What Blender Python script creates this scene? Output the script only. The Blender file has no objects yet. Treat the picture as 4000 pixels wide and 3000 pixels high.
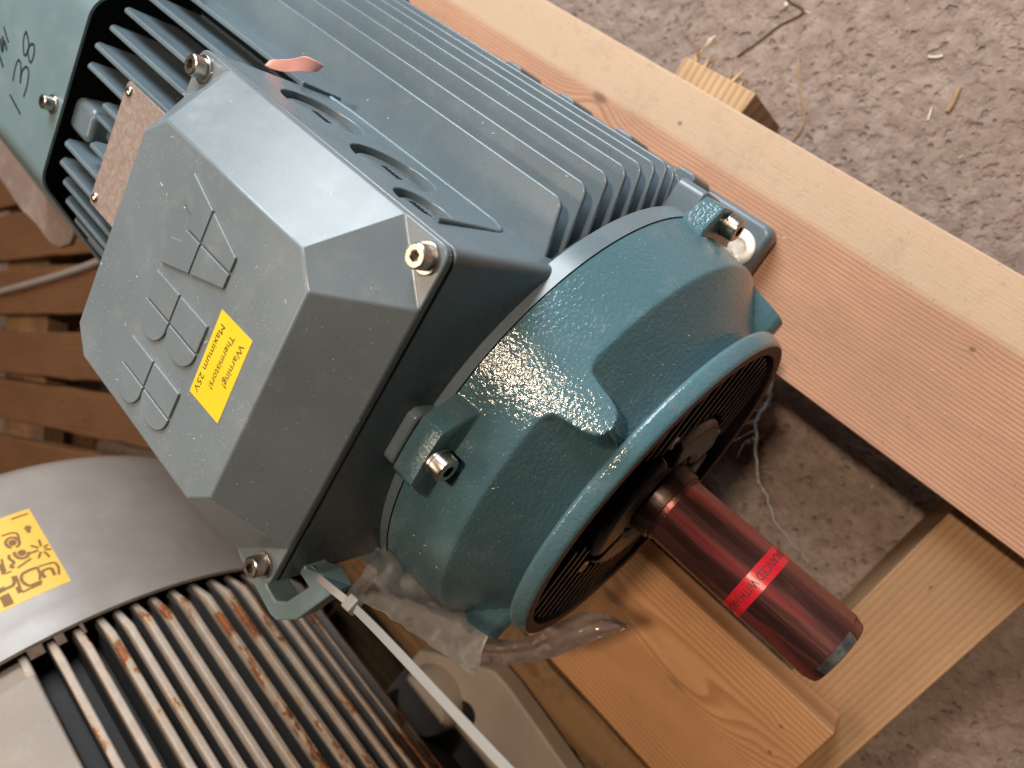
import bpy, bmesh, math, random
import numpy as np
from mathutils import Vector, Matrix, noise
random.seed(7); rng = np.random.default_rng(7)
sc = bpy.context.scene
col = sc.collection
# ---------------------------------------------------------------- units: millimetres in the code, metres in the scene
S = 0.001; ZF = 285.0            # motor shaft axis is z = 0 mm, the concrete floor lies at z = -285 mm
def W(p): return Vector((p[0]*S, p[1]*S, (p[2]+ZF)*S))
# ---------------------------------------------------------------- camera
CF = 2677.72; CC = np.array([233.393, 148.384, 381.251])
CR = np.array([[0.6827594340557603, 0.5016355275811124, -0.5312262725772107],
               [0.6104852445551101, -0.7911365780873589, 0.03755903343686992],
               [-0.40143158992329614, -0.3499495853414367, -0.8463970500486231]])
cd = bpy.data.cameras.new('camera'); cam = bpy.data.objects.new('camera', cd); col.objects.link(cam)
cd.sensor_width = 36; cd.lens = CF/4000*36; cd.clip_start = 0.01; cd.clip_end = 50
M = Matrix.Identity(4)
for i in range(3):
    M[i][0] = CR[0][i]; M[i][1] = -CR[1][i]; M[i][2] = -CR[2][i]
M.translation = W(CC); cam.matrix_world = M
cd.dof.use_dof = True; cd.dof.focus_distance = 0.325; cd.dof.aperture_fstop = 7.5
sc.camera = cam
# ---------------------------------------------------------------- light: a workshop with a cool window to one side and a warm lamp overhead
wd = bpy.data.worlds.new('World'); sc.world = wd; wd.use_nodes = True
bg = wd.node_tree.nodes['Background']; bg.inputs[0].default_value = (0.80, 0.66, 0.55, 1); bg.inputs[1].default_value = 0.016
def area(name, pos, target, size, sy, power, color):
    l = bpy.data.lights.new(name, 'AREA'); l.shape = 'RECTANGLE'; l.size = size; l.size_y = sy; l.energy = power; l.color = color
    o = bpy.data.objects.new(name, l); col.objects.link(o); o.location = pos
    o.rotation_euler = (Vector(target)-Vector(pos)).to_track_quat('-Z', 'Y').to_euler(); return o
area('window_light', (-0.76, 1.28, 1.16), (0, 0, 0.4), 0.95, 0.95, 46, (0.88, 0.95, 1.0))
area('ceiling_lamp', (0.10, 0.80, 2.45), (0.05, 0, 0.3), 0.16, 0.14, 30, (1.0, 0.78, 0.58))
area('far_ceiling_lamp', (-0.9, -0.6, 2.2), (-0.1, -0.3, 0.3), 0.9, 0.25, 15, (1.0, 0.78, 0.58))
vs = sc.view_settings; vs.view_transform = 'Standard'; vs.look = 'None'; vs.exposure = 0.0; vs.gamma = 1.0; vs.use_curve_mapping = False
sc.render.engine = 'CYCLES'
cy = sc.cycles; cy.max_bounces = 5; cy.diffuse_bounces = 3; cy.glossy_bounces = 2; cy.use_adaptive_sampling = True; cy.adaptive_threshold = 0.02; cy.transmission_bounces = 4; cy.transparent_max_bounces = 12; cy.caustics_reflective = False; cy.caustics_refractive = False
# ---------------------------------------------------------------- helpers: pixels of a photo plane are only used to read off real positions on real surfaces
def ray(u): return CR.T @ np.array([(u[0]-2000)/CF, (u[1]-1500)/CF, 1.0])
def on(u, ax, val):
    d = ray(u); i = 'xyz'.index(ax); return CC + d*(val-CC[i])/d[i]
GY, GZ, GR = -550.0, 65.0, 250.0        # grey motor: shaft axis and casing radius
def gcyl(u, r=GR):
    d = ray(u); cy, cz = CC[1]-GY, CC[2]-GZ; a = d[1]**2+d[2]**2; b = cy*d[1]+cz*d[2]; c = cy*cy+cz*cz-r*r
    return CC + d*(-b-math.sqrt(max(0, b*b-a*c)))/a

# ---------------------------------------------------------------- materials
class X:                                            # tiny expression builder over shader math nodes
    t = None
    def __init__(s, o): s.o = o
    @staticmethod
    def m(op, *a):
        n = X.t.nodes.new('ShaderNodeMath'); n.operation = op
        for i, v in enumerate(a):
            if isinstance(v, X): X.t.links.new(v.o, n.inputs[i])
            else: n.inputs[i].default_value = v
        return X(n.outputs[0])
    def __add__(s, b): return X.m('ADD', s, b)
    __radd__ = __add__
    def __sub__(s, b): return X.m('SUBTRACT', s, b)
    def __rsub__(s, b): return X.m('SUBTRACT', b, s)
    def __mul__(s, b): return X.m('MULTIPLY', s, b)
    __rmul__ = __mul__
    def __truediv__(s, b): return X.m('DIVIDE', s, b)
    def step(s, a, b):
        n = X.t.nodes.new('ShaderNodeMapRange'); n.interpolation_type = 'SMOOTHSTEP'; n.clamp = True
        X.t.links.new(s.o, n.inputs[0]); n.inputs[1].default_value = a; n.inputs[2].default_value = b
        return X(n.outputs[0])
class Mt:
    def __init__(s, name, rough=0.5, metal=0.0, spec=0.5):
        s.m = bpy.data.materials.new(name); s.m.use_nodes = True; s.t = s.m.node_tree; X.t = s.t
        s.b = s.t.nodes['Principled BSDF']; s.b.inputs['Roughness'].default_value = rough
        s.b.inputs['Metallic'].default_value = metal; s.b.inputs['Specular IOR Level'].default_value = spec
        s.tc = s.t.nodes.new('ShaderNodeTexCoord'); s.h = None
    def xyz(s):
        n = s.t.nodes.new('ShaderNodeSeparateXYZ'); s.t.links.new(s.tc.outputs['Object'], n.inputs[0]); return [X(o) for o in n.outputs]
    def vec(s, sx=1, sy=1, sz=1, off=None):
        n = s.t.nodes.new('ShaderNodeMapping'); s.t.links.new(s.tc.outputs['Object'], n.inputs[0]); n.inputs['Scale'].default_value = (sx, sy, sz)
        if off: n.inputs['Location'].default_value = off
        return n.outputs[0]
    def comb(s, a, b, c):
        n = s.t.nodes.new('ShaderNodeCombineXYZ')
        for i, v in enumerate((a, b, c)):
            if isinstance(v, X): s.t.links.new(v.o, n.inputs[i])
            else: n.inputs[i].default_value = v
        return n.outputs[0]
    def noise(s, scale, detail=3, rough=0.5, vec=None, dist=0.0):
        n = s.t.nodes.new('ShaderNodeTexNoise'); n.inputs['Scale'].default_value = scale; n.inputs['Detail'].default_value = detail
        n.inputs['Roughness'].default_value = rough; n.inputs['Distortion'].default_value = dist
        s.t.links.new(vec if vec is not None else s.tc.outputs['Object'], n.inputs['Vector']); return X(n.outputs[0])
    def vor(s, scale, vec=None, feat='F1', rnd=1.0):
        n = s.t.nodes.new('ShaderNodeTexVoronoi'); n.feature = feat; n.inputs['Scale'].default_value = scale; n.inputs['Randomness'].default_value = rnd
        s.t.links.new(vec if vec is not None else s.tc.outputs['Object'], n.inputs['Vector']); return X(n.outputs[0])
    def mix(s, f, a, b):
        n = s.t.nodes.new('ShaderNodeMix'); n.data_type = 'RGBA'
        if isinstance(f, X): s.t.links.new(f.o, n.inputs[0])
        else: n.inputs[0].default_value = f
        for i, v in ((6, a), (7, b)):
            if isinstance(v, (tuple, list)): n.inputs[i].default_value = (*v, 1)
            else: s.t.links.new(v, n.inputs[i])
        return n.outputs[2]
    def set(s, k, v):
        i = s.b.inputs[k]
        if isinstance(v, X): s.t.links.new(v.o, i)
        elif isinstance(v, (tuple, list)): i.default_value = (*v, 1) if i.type == 'RGBA' else v
        elif isinstance(v, (int, float)): i.default_value = v
        else: s.t.links.new(v, i)
        return s
    def bump(s, h, strength, dist=0.001):
        n = s.t.nodes.new('ShaderNodeBump'); n.inputs['Strength'].default_value = strength; n.inputs['Distance'].default_value = dist
        s.t.links.new(h.o, n.inputs['Height'])
        if s.h is not None: s.t.links.new(s.h, n.inputs['Normal'])
        s.h = n.outputs[0]; s.t.links.new(s.h, s.b.inputs['Normal']); return s

def paint(name, c, rough=0.34, peel=0.05, peel_scale=900, cast=0.0, dust=0.25, chips=0.0, spec=0.5):
    m = Mt(name, rough, 0, spec)
    v = m.noise(14, 2, 0.6)
    colr = m.mix(v.step(0.3, 0.75), tuple(k*0.90 for k in c), tuple(k*1.08 for k in c))
    g = m.noise(60, 3, 0.7)
    colr = m.mix((g.step(0.50, 0.80))*dust, colr, (0.34, 0.33, 0.31))          # thin settled dust
    sp = m.vor(900).step(0.16, 0.09)*m.noise(220, 1).step(0.56, 0.62)
    colr = m.mix(sp*min(1, dust*3.2), colr, (0.50, 0.48, 0.44))                   # fine pale grains
    sp2 = m.vor(520, m.vec(1, 1, 1, (3, 1, 2))).step(0.13, 0.08)*m.noise(160, 1).step(0.58, 0.62)
    colr = m.mix(sp2*min(1, dust*2.6), colr, (0.03, 0.025, 0.02))
    if chips:
        ch = m.noise(38, 6, 0.75).step(0.70, 0.73)*chips
        colr = m.mix(ch, colr, (0.16, 0.10, 0.05))
    m.set('Base Color', colr)
    m.set('Roughness', rough + (g-0.5)*0.22)
    m.bump(m.noise(peel_scale, 2, 0.5), peel, 0.0006)
    if cast: m.bump(m.noise(520, 2, 0.5), cast, 0.0010)
    return m.m
BLUE = (0.135, 0.178, 0.205)
M_cover = paint('cover_paint', (0.168, 0.203, 0.224), 0.31, 0.045, 1500, dust=0.25)
M_frame = paint('frame_paint', BLUE, 0.27, 0.03, 700, dust=0.13)
M_cast = paint('cast_iron_paint', (0.082, 0.165, 0.195), 0.14, 0.04, 1500, cast=0.36, dust=0.16, chips=0.25)
M_fan = paint('fan_cover_paint', (0.150, 0.222, 0.242), 0.40, 0.05, 1200, dust=0.2)
M_inner = paint('shaded_recess_paint', (0.014, 0.024, 0.036), 0.36, 0.05, 1500, cast=0.3, dust=0.10)  # shield paint with the shade of the recess mixed into its colour
M_rimdust = paint('dusty_rim', (0.20, 0.105, 0.065), 0.75, 0.05, 1200, dust=0.4)
M_grey = paint('grey_sheet_paint', (0.285, 0.250, 0.225), 0.34, 0.03, 500, dust=0.35)
M_guard = paint('guard_paint', (0.21, 0.150, 0.125), 0.5, 0.03, 500, dust=0.4)
def metal(name, c, rough, knurl=0):
    m = Mt(name, rough, 1.0); n = m.noise(180, 5, 0.7)
    m.set('Base Color', m.mix(n.step(0.35, 0.75), tuple(k*0.72 for k in c), c)); m.set('Roughness', rough + (n-0.5)*0.3)
    m.bump(m.noise(2200, 2), 0.06, 0.0004); return m.m
M_zinc = metal('zinc_bolt', (0.62, 0.58, 0.53), 0.30)
M_socket = metal('bolt_socket', (0.46, 0.41, 0.36), 0.35)
M_washer = metal('pale_washer', (0.74, 0.73, 0.70), 0.45)
M_plate = Mt('nameplate_metal', 0.55, 0.55)
_n = M_plate.noise(260, 5, 0.75); M_plate.set('Base Color', M_plate.mix(_n.step(0.35, 0.7), (0.33, 0.255, 0.22), (0.47, 0.385, 0.345))); M_plate.bump(_n, 0.1); M_plate = M_plate.m
def plain(name, c, rough=0.5, spec=0.5, metal=0.0):
    m = Mt(name, rough, metal, spec); n = m.noise(90, 4, 0.6)
    m.set('Base Color', m.mix(n, tuple(k*0.86 for k in c), tuple(min(1, k*1.08) for k in c))); return m.m
M_yellow = plain('yellow_sticker', (0.86, 0.60, 0.012), 0.42)
M_amber = plain('amber_sticker', (0.80, 0.45, 0.035), 0.45)
M_ink = plain('black_print', (0.022, 0.018, 0.015), 0.6)
M_ink2 = plain('brown_print', (0.20, 0.10, 0.015), 0.6)
M_marker = plain('marker_ink', (0.014, 0.018, 0.028), 0.5)
M_pink = plain('pink_paper', (0.90, 0.44, 0.39), 0.55)
M_black = plain('dark_void', (0.010, 0.011, 0.013), 0.7)
M_rubber = plain('black_rubber', (0.018, 0.014, 0.012), 0.6)
M_cable = plain('grey_cable', (0.26, 0.22, 0.20), 0.5)
M_dustc = plain('sawdust_chip', (0.78, 0.71, 0.60), 0.8)
M_straw = plain('straw', (0.42, 0.28, 0.15), 0.75)
M_groove = plain('seam_gap', (0.012, 0.013, 0.015), 0.8)

def shaft_mat():
    m = Mt('varnished_shaft', 0.28, 0.75)
    x, y, z = m.xyz()
    s1 = m.noise(1, 5, 0.65, m.vec(14, 300, 300)); s2 = m.noise(1, 4, 0.6, m.vec(7, 55, 55, (3, 0, 0)), 0.8)
    s3 = m.noise(1, 3, 0.6, m.vec(40, 900, 900))
    c = m.mix(s1.step(0.2, 0.85), (0.22, 0.090, 0.080), (0.31, 0.140, 0.120))
    c = m.mix(s2.step(0.50, 0.62)*0.7, c, (0.30, 0.030, 0.034))
    c = m.mix(m.noise(120, 6, 0.8).step(0.66, 0.72)*0.6, c, (0.03, 0.012, 0.01))
    c = m.mix(x.step(0.186, 0.178), c, (0.055, 0.032, 0.024))
    m.set('Base Color', c); m.set('Roughness', 0.27 + s1*0.16); m.set('Metallic', 0.95 - s2.step(0.5, 0.62)*0.35)
    m.bump(s3*0.6 + s2*0.9 + m.noise(1, 4, 0.7, m.vec(9, 120, 120, (1, 2, 0)), 2.0)*0.8, 0.28, 0.0009)
    m.set('Coat Weight', 0.15); m.set('Coat Roughness', 0.2); return m.m
M_shaft = shaft_mat()
M_steel = metal('bare_steel', (0.66, 0.67, 0.68), 0.42)
def tape():
    m = Mt('red_tape', 0.28); n = m.noise(300, 4, 0.7)
    m.set('Base Color', m.mix(n, (0.42, 0.008, 0.018), (0.60, 0.016, 0.028))); m.bump(m.noise(1, 3, 0.5, m.vec(60, 900, 900)), 0.15, 0.0005); return m.m
M_tape = tape()

def wood(name, ca, cb, spacing=0.0036, y0=0.0, z0=-0.05, knots=(), sap=None, wob=0.006, dark=0.35, specks=0.6, rough=0.6, contrast=1.0, dirt=None, vary=False):
    m = Mt(name, rough, 0, 0.35); x, y, z = m.xyz()
    if vary:
        oi_ = m.t.nodes.new('ShaderNodeObjectInfo'); x = x + (X(oi_.outputs['Random'])-0.5)*0.5; y = y + (X(oi_.outputs['Random'])*7.0-3.5)*0.008
    lo = m.noise(1, 3, 0.5, m.vec(2.2, 9, 9)); fine = m.noise(1, 4, 0.6, m.vec(9, 60, 60))
    dy = y-y0; dz = z-z0
    d = X.m('SQRT', dy*dy + dz*dz) + (lo-0.5)*wob*2 + (fine-0.5)*0.0022
    kn = None
    for kx, ky, A, sx, sy in knots:
        ex = (x-kx)/sx; ey = (y-ky)/sy; r2 = ex*ex+ey*ey
        d = d + X.m('POWER', 2.718, r2*-1.0)*A
        k2 = (X.m('SQRT', r2) + (fine-0.5)*0.35).step(0.40, 0.10) if A < 0.02 else (X.m('SQRT', r2) + (fine-0.5)*0.35).step(0.16, 0.0)*0.6
        kn = k2 if kn is None else X.m('MAXIMUM', kn, k2)
    ring = X.m('FRACT', d/spacing)
    ln = ring.step(0.25, 0.85)*ring.step(1.0, 0.9)
    mot = m.noise(1, 5, 0.65, m.vec(8, 24, 24, (1.3, 2.1, 0.4)))
    base = m.mix(mot.step(0.3, 0.72), tuple(k*0.88 for k in ca), tuple(min(1, k*1.07) for k in ca))
    amt = contrast*0.85
    c = m.mix(ln*amt, base, cb)
    if sap:
        yb, cs, sgn = sap
        t = ((y-yb)*sgn + (m.noise(1, 3, 0.5, m.vec(3.0, 14, 1))-0.5)*0.012).step(-0.004, 0.005)
        c2 = m.mix(ln*0.16, cs, tuple(k*0.75 for k in cs))
        c2 = m.mix(m.noise(70, 6, 0.8).step(0.52, 0.74)*0.35, c2, tuple(k*0.5 for k in cs))
        c = m.mix(t, c, c2)
    if kn is not None: c = m.mix(kn*0.85, c, tuple(k*0.30 for k in ca))
    pore = m.noise(1, 3, 0.7, m.vec(60, 900, 900)); c = m.mix(pore.step(0.55, 0.8)*0.30, c, tuple(k*0.45 for k in ca))
    sp = m.vor(160).step(0.11, 0.05)*m.noise(45, 2).step(0.53, 0.60); c = m.mix(sp*specks, c, (0.06, 0.03, 0.018))
    gr = m.noise(22, 6, 0.75); c = m.mix(gr.step(0.50, 0.82)*dark, c, tuple(k*0.42 for k in ca))
    if dirt:
        c = m.mix(m.noise(9, 6, 0.8).step(0.45, 0.66)*0.85, c, dirt)
    m.set('Base Color', c); m.set('Roughness', rough + (pore-0.5)*0.25)
    m.bump(pore*0.7 + m.noise(420, 3)*0.5, 0.45, 0.0007)
    return m.m
def concrete():
    m = Mt('pitted_concrete', 0.85, 0, 0.25)
    big = m.noise(8, 5, 0.65); mid = m.noise(58, 7, 0.72); fin = m.noise(320, 3, 0.7)
    wv = m.t.nodes.new('ShaderNodeVectorMath'); wv.operation = 'ADD'; nz = m.t.nodes.new('ShaderNodeTexNoise'); nz.inputs['Scale'].default_value = 130; m.t.links.new(m.tc.outputs['Object'], nz.inputs['Vector'])
    wm = m.t.nodes.new('ShaderNodeVectorMath'); wm.operation = 'SCALE'; wm.inputs['Scale'].default_value = 0.010; m.t.links.new(nz.outputs['Color'], wm.inputs[0]); m.t.links.new(m.tc.outputs['Object'], wv.inputs[0]); m.t.links.new(wm.outputs[0], wv.inputs[1])
    pit = m.vor(120, wv.outputs[0], 'SMOOTH_F1'); pmask = pit.step(0.34, 0.14)*m.noise(60, 2).step(0.44, 0.58)
    pit2 = m.vor(300, m.vec(1, 1, 1, (2, 1, 0)), 'F1'); pm2 = pit2.step(0.26, 0.12)*m.noise(90, 2).step(0.52, 0.62)
    flat = m.noise(75, 3, 0.55).step(0.36, 0.54)
    c = m.mix(mid.step(0.25, 0.80), (0.215, 0.156, 0.128), (0.42, 0.328, 0.280))
    c = m.mix(big.step(0.42, 0.66)*0.45, c, (0.235, 0.168, 0.135))
    c = m.mix(fin.step(0.50, 0.8)*0.32, c, (0.14, 0.10, 0.08))
    c = m.mix(pmask*0.35, c, (0.13, 0.088, 0.068)); c = m.mix(pm2*0.35, c, (0.13, 0.09, 0.07))
    c = m.mix(m.vor(70, m.vec(1, 1, 1, (5, 2, 0))).step(0.08, 0.03)*0.6, c, (0.48, 0.40, 0.34))
    rs = m.noise(11, 4, 0.7, m.vec(1, 1, 1, (7, 3, 0))).step(0.70, 0.76); c = m.mix(rs*0.7, c, (0.13, 0.045, 0.022))
    m.set('Base Color', c)
    m.bump(flat*0.30 + mid*0.55 + m.noise(24, 3, 0.5)*0.9 - pmask*0.55 - pm2*0.25 + fin*0.12, 1.0, 0.0034)
    return m.m
M_floor = concrete()
def rusty():
    m = Mt('rusty_grey_paint', 0.55); x, y, z = m.xyz()
    ry = y; rz = z-(GZ+165)*S
    rad = X.m('SQRT', ry*ry+rz*rz)
    edge = rad.step((GR-7)*S, (GR-1.5)*S)
    n = m.noise(1, 5, 0.65, m.vec(14, 34, 34)); f = m.noise(95, 6, 0.75)
    msk = (n + (f-0.5)*0.25).step(0.56, 0.60)*edge
    c = m.mix(f.step(0.3, 0.7), (0.36, 0.290, 0.235), (0.47, 0.39, 0.32))
    halo = (n + (f-0.5)*0.25).step(0.50, 0.58)*edge
    c = m.mix(halo*0.6, c, (0.42, 0.22, 0.07))
    rc = m.mix(f.step(0.35, 0.65), (0.075, 0.028, 0.022), (0.36, 0.105, 0.025))
    c = m.mix(msk, c, rc)
    deep = rad.step((GR-3)*S, (GR-9)*S); c = m.mix(deep*0.92, c, (0.040, 0.034, 0.031))      # grime plus the shade of the gaps, painted onto the fin sides
    m.set('Base Color', c); m.bump(f*msk, 0.6, 0.002); m.bump(f, 0.15, 0.001); return m.m
M_rust = rusty()
M_gfoot = paint('old_grey_paint', (0.44, 0.375, 0.315), 0.6, 0.1, 500, cast=0.3, dust=0.5, chips=0.4)
M_gpad = paint('pad_grey_paint', (0.30, 0.25, 0.21), 0.6, 0.1, 500, cast=0.3, dust=0.5, chips=0.7)
M_grime_shade = plain('shaded_grimy_frame', (0.040, 0.034, 0.031), 0.7)  # grime and the shade of the fin gaps in one dark colour
def film(name, alpha, tint, rough=0.12):
    m = bpy.data.materials.new(name); m.use_nodes = True; t = m.node_tree; X.t = t; t.nodes.clear()
    out = t.nodes.new('ShaderNodeOutputMaterial'); tr = t.nodes.new('ShaderNodeBsdfTransparent'); gl = t.nodes.new('ShaderNodeBsdfGlossy')
    df = t.nodes.new('ShaderNodeBsdfTranslucent'); d2 = t.nodes.new('ShaderNodeBsdfDiffuse'); lw = t.nodes.new('ShaderNodeLayerWeight'); lw.inputs[0].default_value = 0.35
    gl.inputs['Roughness'].default_value = rough; df.inputs[0].default_value = (*tint, 1); d2.inputs[0].default_value = (*tint, 1); tr.inputs[0].default_value = (0.93, 0.92, 0.91, 1)
    tc = t.nodes.new('ShaderNodeTexCoord'); nz = t.nodes.new('ShaderNodeTexNoise'); nz.inputs['Scale'].default_value = 55; nz.inputs['Detail'].default_value = 4
    t.links.new(tc.outputs['Object'], nz.inputs['Vector'])
    bp = t.nodes.new('ShaderNodeBump'); bp.inputs['Strength'].default_value = 0.2; bp.inputs['Distance'].default_value = 0.003; t.links.new(nz.outputs[0], bp.inputs['Height'])
    t.links.new(bp.outputs[0], gl.inputs['Normal'])
    a = t.nodes.new('ShaderNodeMixShader'); a.inputs[0].default_value = 0.5; t.links.new(df.outputs[0], a.inputs[1]); t.links.new(d2.outputs[0], a.inputs[2])
    b = t.nodes.new('ShaderNodeMixShader'); b.inputs[0].default_value = alpha; t.links.new(tr.outputs[0], b.inputs[1]); t.links.new(a.outputs[0], b.inputs[2])
    c = t.nodes.new('ShaderNodeMixShader'); fr = (X(lw.outputs['Facing'])*0.6 + 0.16); t.links.new(fr.o, c.inputs[0]); t.links.new(b.outputs[0], c.inputs[1]); t.links.new(gl.outputs[0], c.inputs[2])
    t.links.new(c.outputs[0], out.inputs[0]); return m
M_film = film('clear_film', 0.80, (0.98, 0.97, 0.96), 0.08)
M_film2 = film('cloudy_film', 0.62, (0.78, 0.66, 0.62), 0.2)
M_web = film('cobweb_silk', 0.5, (0.55, 0.46, 0.40), 0.6)
def tie_mat():
    m = Mt('nylon', 0.38); m.set('Base Color', (0.25, 0.235, 0.215)); m.set('Subsurface Weight', 0.1); m.set('Subsurface Radius', (0.003, 0.003, 0.002)); m.set('Subsurface Scale', 1.0)
    m.bump(m.noise(900, 2), 0.05, 0.0005); return m.m
M_tie = tie_mat()

# ---------------------------------------------------------------- mesh helpers
def root_of(o):
    while o.parent: o = o.parent
    return o
def tag(o, label=None, cat=None, group=None, kind=None):
    for k, v in (('label', label), ('category', cat), ('group', group), ('kind', kind)):
        if v: o[k] = v
    return o
def empty(name, base, label, cat, group=None):
    o = bpy.data.objects.new(name, None); col.objects.link(o); o.location = W(base); o.empty_display_size = 0.05
    return tag(o, label, cat, group)
def obj(name, vf, mat, parent=None, smooth=35, bevel=0.0, seg=2, label=None):
    v, f = vf
    base = Vector(root_of(parent).location) if parent else Vector((0, 0, 0))
    me = bpy.data.meshes.new(name); me.from_pydata([tuple(W(p)-base) for p in v], [], [tuple(int(i) for i in q) for q in f]); me.validate(); me.update()
    bm = bmesh.new(); bm.from_mesh(me); bmesh.ops.recalc_face_normals(bm, faces=bm.faces); bm.to_mesh(me); bm.free()
    if mat: me.materials.append(mat)
    o = bpy.data.objects.new(name, me); col.objects.link(o)
    if parent: o.parent = parent
    if smooth:
        me.shade_smooth(); me.set_sharp_from_angle(angle=math.radians(smooth))
    if bevel:
        b = o.modifiers.new('bevel', 'BEVEL'); b.width = bevel*S; b.segments = seg; b.limit_method = 'ANGLE'; b.angle_limit = math.radians(32); b.harden_normals = bool(smooth)
    if label: o['label'] = label
    return o
def join(*vfs):
    V, F = [], []
    for v, f in vfs:
        n = len(V); V += [tuple(p) for p in v]; F += [tuple(i+n for i in q) for q in f]
    return V, F
def box(x0, x1, y0, y1, z0, z1):
    v = [(x, y, z) for x in (x0, x1) for y in (y0, y1) for z in (z0, z1)]
    return v, [(0, 1, 3, 2), (4, 6, 7, 5), (0, 4, 5, 1), (2, 3, 7, 6), (0, 2, 6, 4), (1, 5, 7, 3)]
def prism(poly, f0, f1):
    """poly: list of 2-D points; f0, f1 map a 2-D point to the 3-D point of either end"""
    n = len(poly); v = [f0(p) for p in poly]+[f1(p) for p in poly]
    return v, [tuple(range(n-1, -1, -1)), tuple(range(n, 2*n))]+[(i, (i+1) % n, n+(i+1) % n, n+i) for i in range(n)]
def lathe(prof, n=96, cy=0, cz=0, a0=0, a1=360, closed=False):
    """prof: (x, r) list, revolved about the X axis through (cy, cz); angle 0 is up, 90 is +Y"""
    full = abs(a1-a0) >= 360; m = n if full else n+1; v, f = [], []
    for i in range(m):
        t = math.radians(a0+(a1-a0)*i/n)
        for x, r in prof: v.append((x, cy+r*math.sin(t), cz+r*math.cos(t)))
    k = len(prof)
    for i in range(n):
        j = (i+1) % m
        for q in range(k if closed else k-1):
            q2 = (q+1) % k; f.append((i*k+q, i*k+q2, j*k+q2, j*k+q))
    if closed and not full: f += [tuple(range(k)), tuple(range((m-1)*k+k-1, (m-1)*k-1, -1))]
    return v, f
def tube(pts, r, n=8, cap=True):
    P = [Vector(p) for p in pts]; v, f = [], []; up = Vector((0.3, 0.2, 1))
    for i, p in enumerate(P):
        d = (P[min(i+1, len(P)-1)]-P[max(i-1, 0)]).normalized(); a = d.cross(up).normalized(); b = d.cross(a); rr = r[i] if isinstance(r, (list, tuple)) else r
        for k in range(n): t = 2*math.pi*k/n; v.append(tuple(p+a*math.cos(t)*rr+b*math.sin(t)*rr))
    for i in range(len(P)-1):
        for k in range(n): f.append((i*n+k, i*n+(k+1) % n, (i+1)*n+(k+1) % n, (i+1)*n+k))
    if cap: f += [tuple(range(n-1, -1, -1)), tuple(range((len(P)-1)*n, len(P)*n))]
    return v, f
def spline(pts, n=8):
    P = [np.array(p, float) for p in pts]; out = []
    for i in range(len(P)-1):
        p0 = P[max(i-1, 0)]; p1 = P[i]; p2 = P[i+1]; p3 = P[min(i+2, len(P)-1)]
        for k in range(n):
            t = k/n; out.append(0.5*((2*p1)+(-p0+p2)*t+(2*p0-5*p1+4*p2-p3)*t*t+(-p0+3*p1-3*p2+p3)*t**3))
    return out+[P[-1]]
def strip(pts, w, up):
    """flat ribbon through 3-D points, w wide, lying on a surface whose normal is up(p)"""
    v, f = [], []; P = [Vector(p) for p in pts]
    for i, p in enumerate(P):
        d = (P[min(i+1, len(P)-1)]-P[max(i-1, 0)]).normalized(); s = d.cross(Vector(up(p))).normalized()*w/2
        v += [tuple(p+s), tuple(p-s)]
    for i in range(len(P)-1): f.append((2*i, 2*i+1, 2*i+3, 2*i+2))
    return v, f
def frame(d):                                                    # orthonormal frame with given axis
    d = Vector(d).normalized(); a = d.cross(Vector((0.13, 0.37, 1) if abs(d.z) < 0.95 else (1, 0.2, 0))).normalized(); return d, a, d.cross(a)
def cyl_along(p, d, prof, n=48, k=None):
    """prof: (height along d, radius); k: optional radius modulation by angle index"""
    d, a, b = frame(d); p = Vector(p); v, f = [], []
    for h, r in prof:
        for i in range(n):
            t = 2*math.pi*i/n; rr = r*(1 if k is None else k(i, h)); v.append(tuple(p+d*h+(a*math.cos(t)+b*math.sin(t))*rr))
    for q in range(len(prof)-1):
        for i in range(n): f.append((q*n+i, q*n+(i+1) % n, (q+1)*n+(i+1) % n, (q+1)*n+i))
    return v, f
def rrect(x0, x1, y0, y1, r, n=5):
    p = []
    for cx, cy, a in ((x1-r, y1-r, 0), (x0+r, y1-r, 90), (x0+r, y0+r, 180), (x1-r, y0+r, 270)):
        for i in range(n+1): t = math.radians(a+90*i/n); p.append((cx+r*math.cos(t), cy+r*math.sin(t)))
    return p
def text_mesh(s, size):
    c = bpy.data.curves.new('txt', 'FONT'); c.body = s; c.size = size; c.resolution_u = 3
    o = bpy.data.objects.new('txt', c); col.objects.link(o)
    me = bpy.data.meshes.new_from_object(o.evaluated_get(bpy.context.evaluated_depsgraph_get()))
    v = [tuple(p.co) for p in me.vertices]; f = [tuple(p.vertices) for p in me.polygons]
    bpy.data.objects.remove(o); bpy.data.curves.remove(c); bpy.data.meshes.remove(me); return v, f
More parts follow.
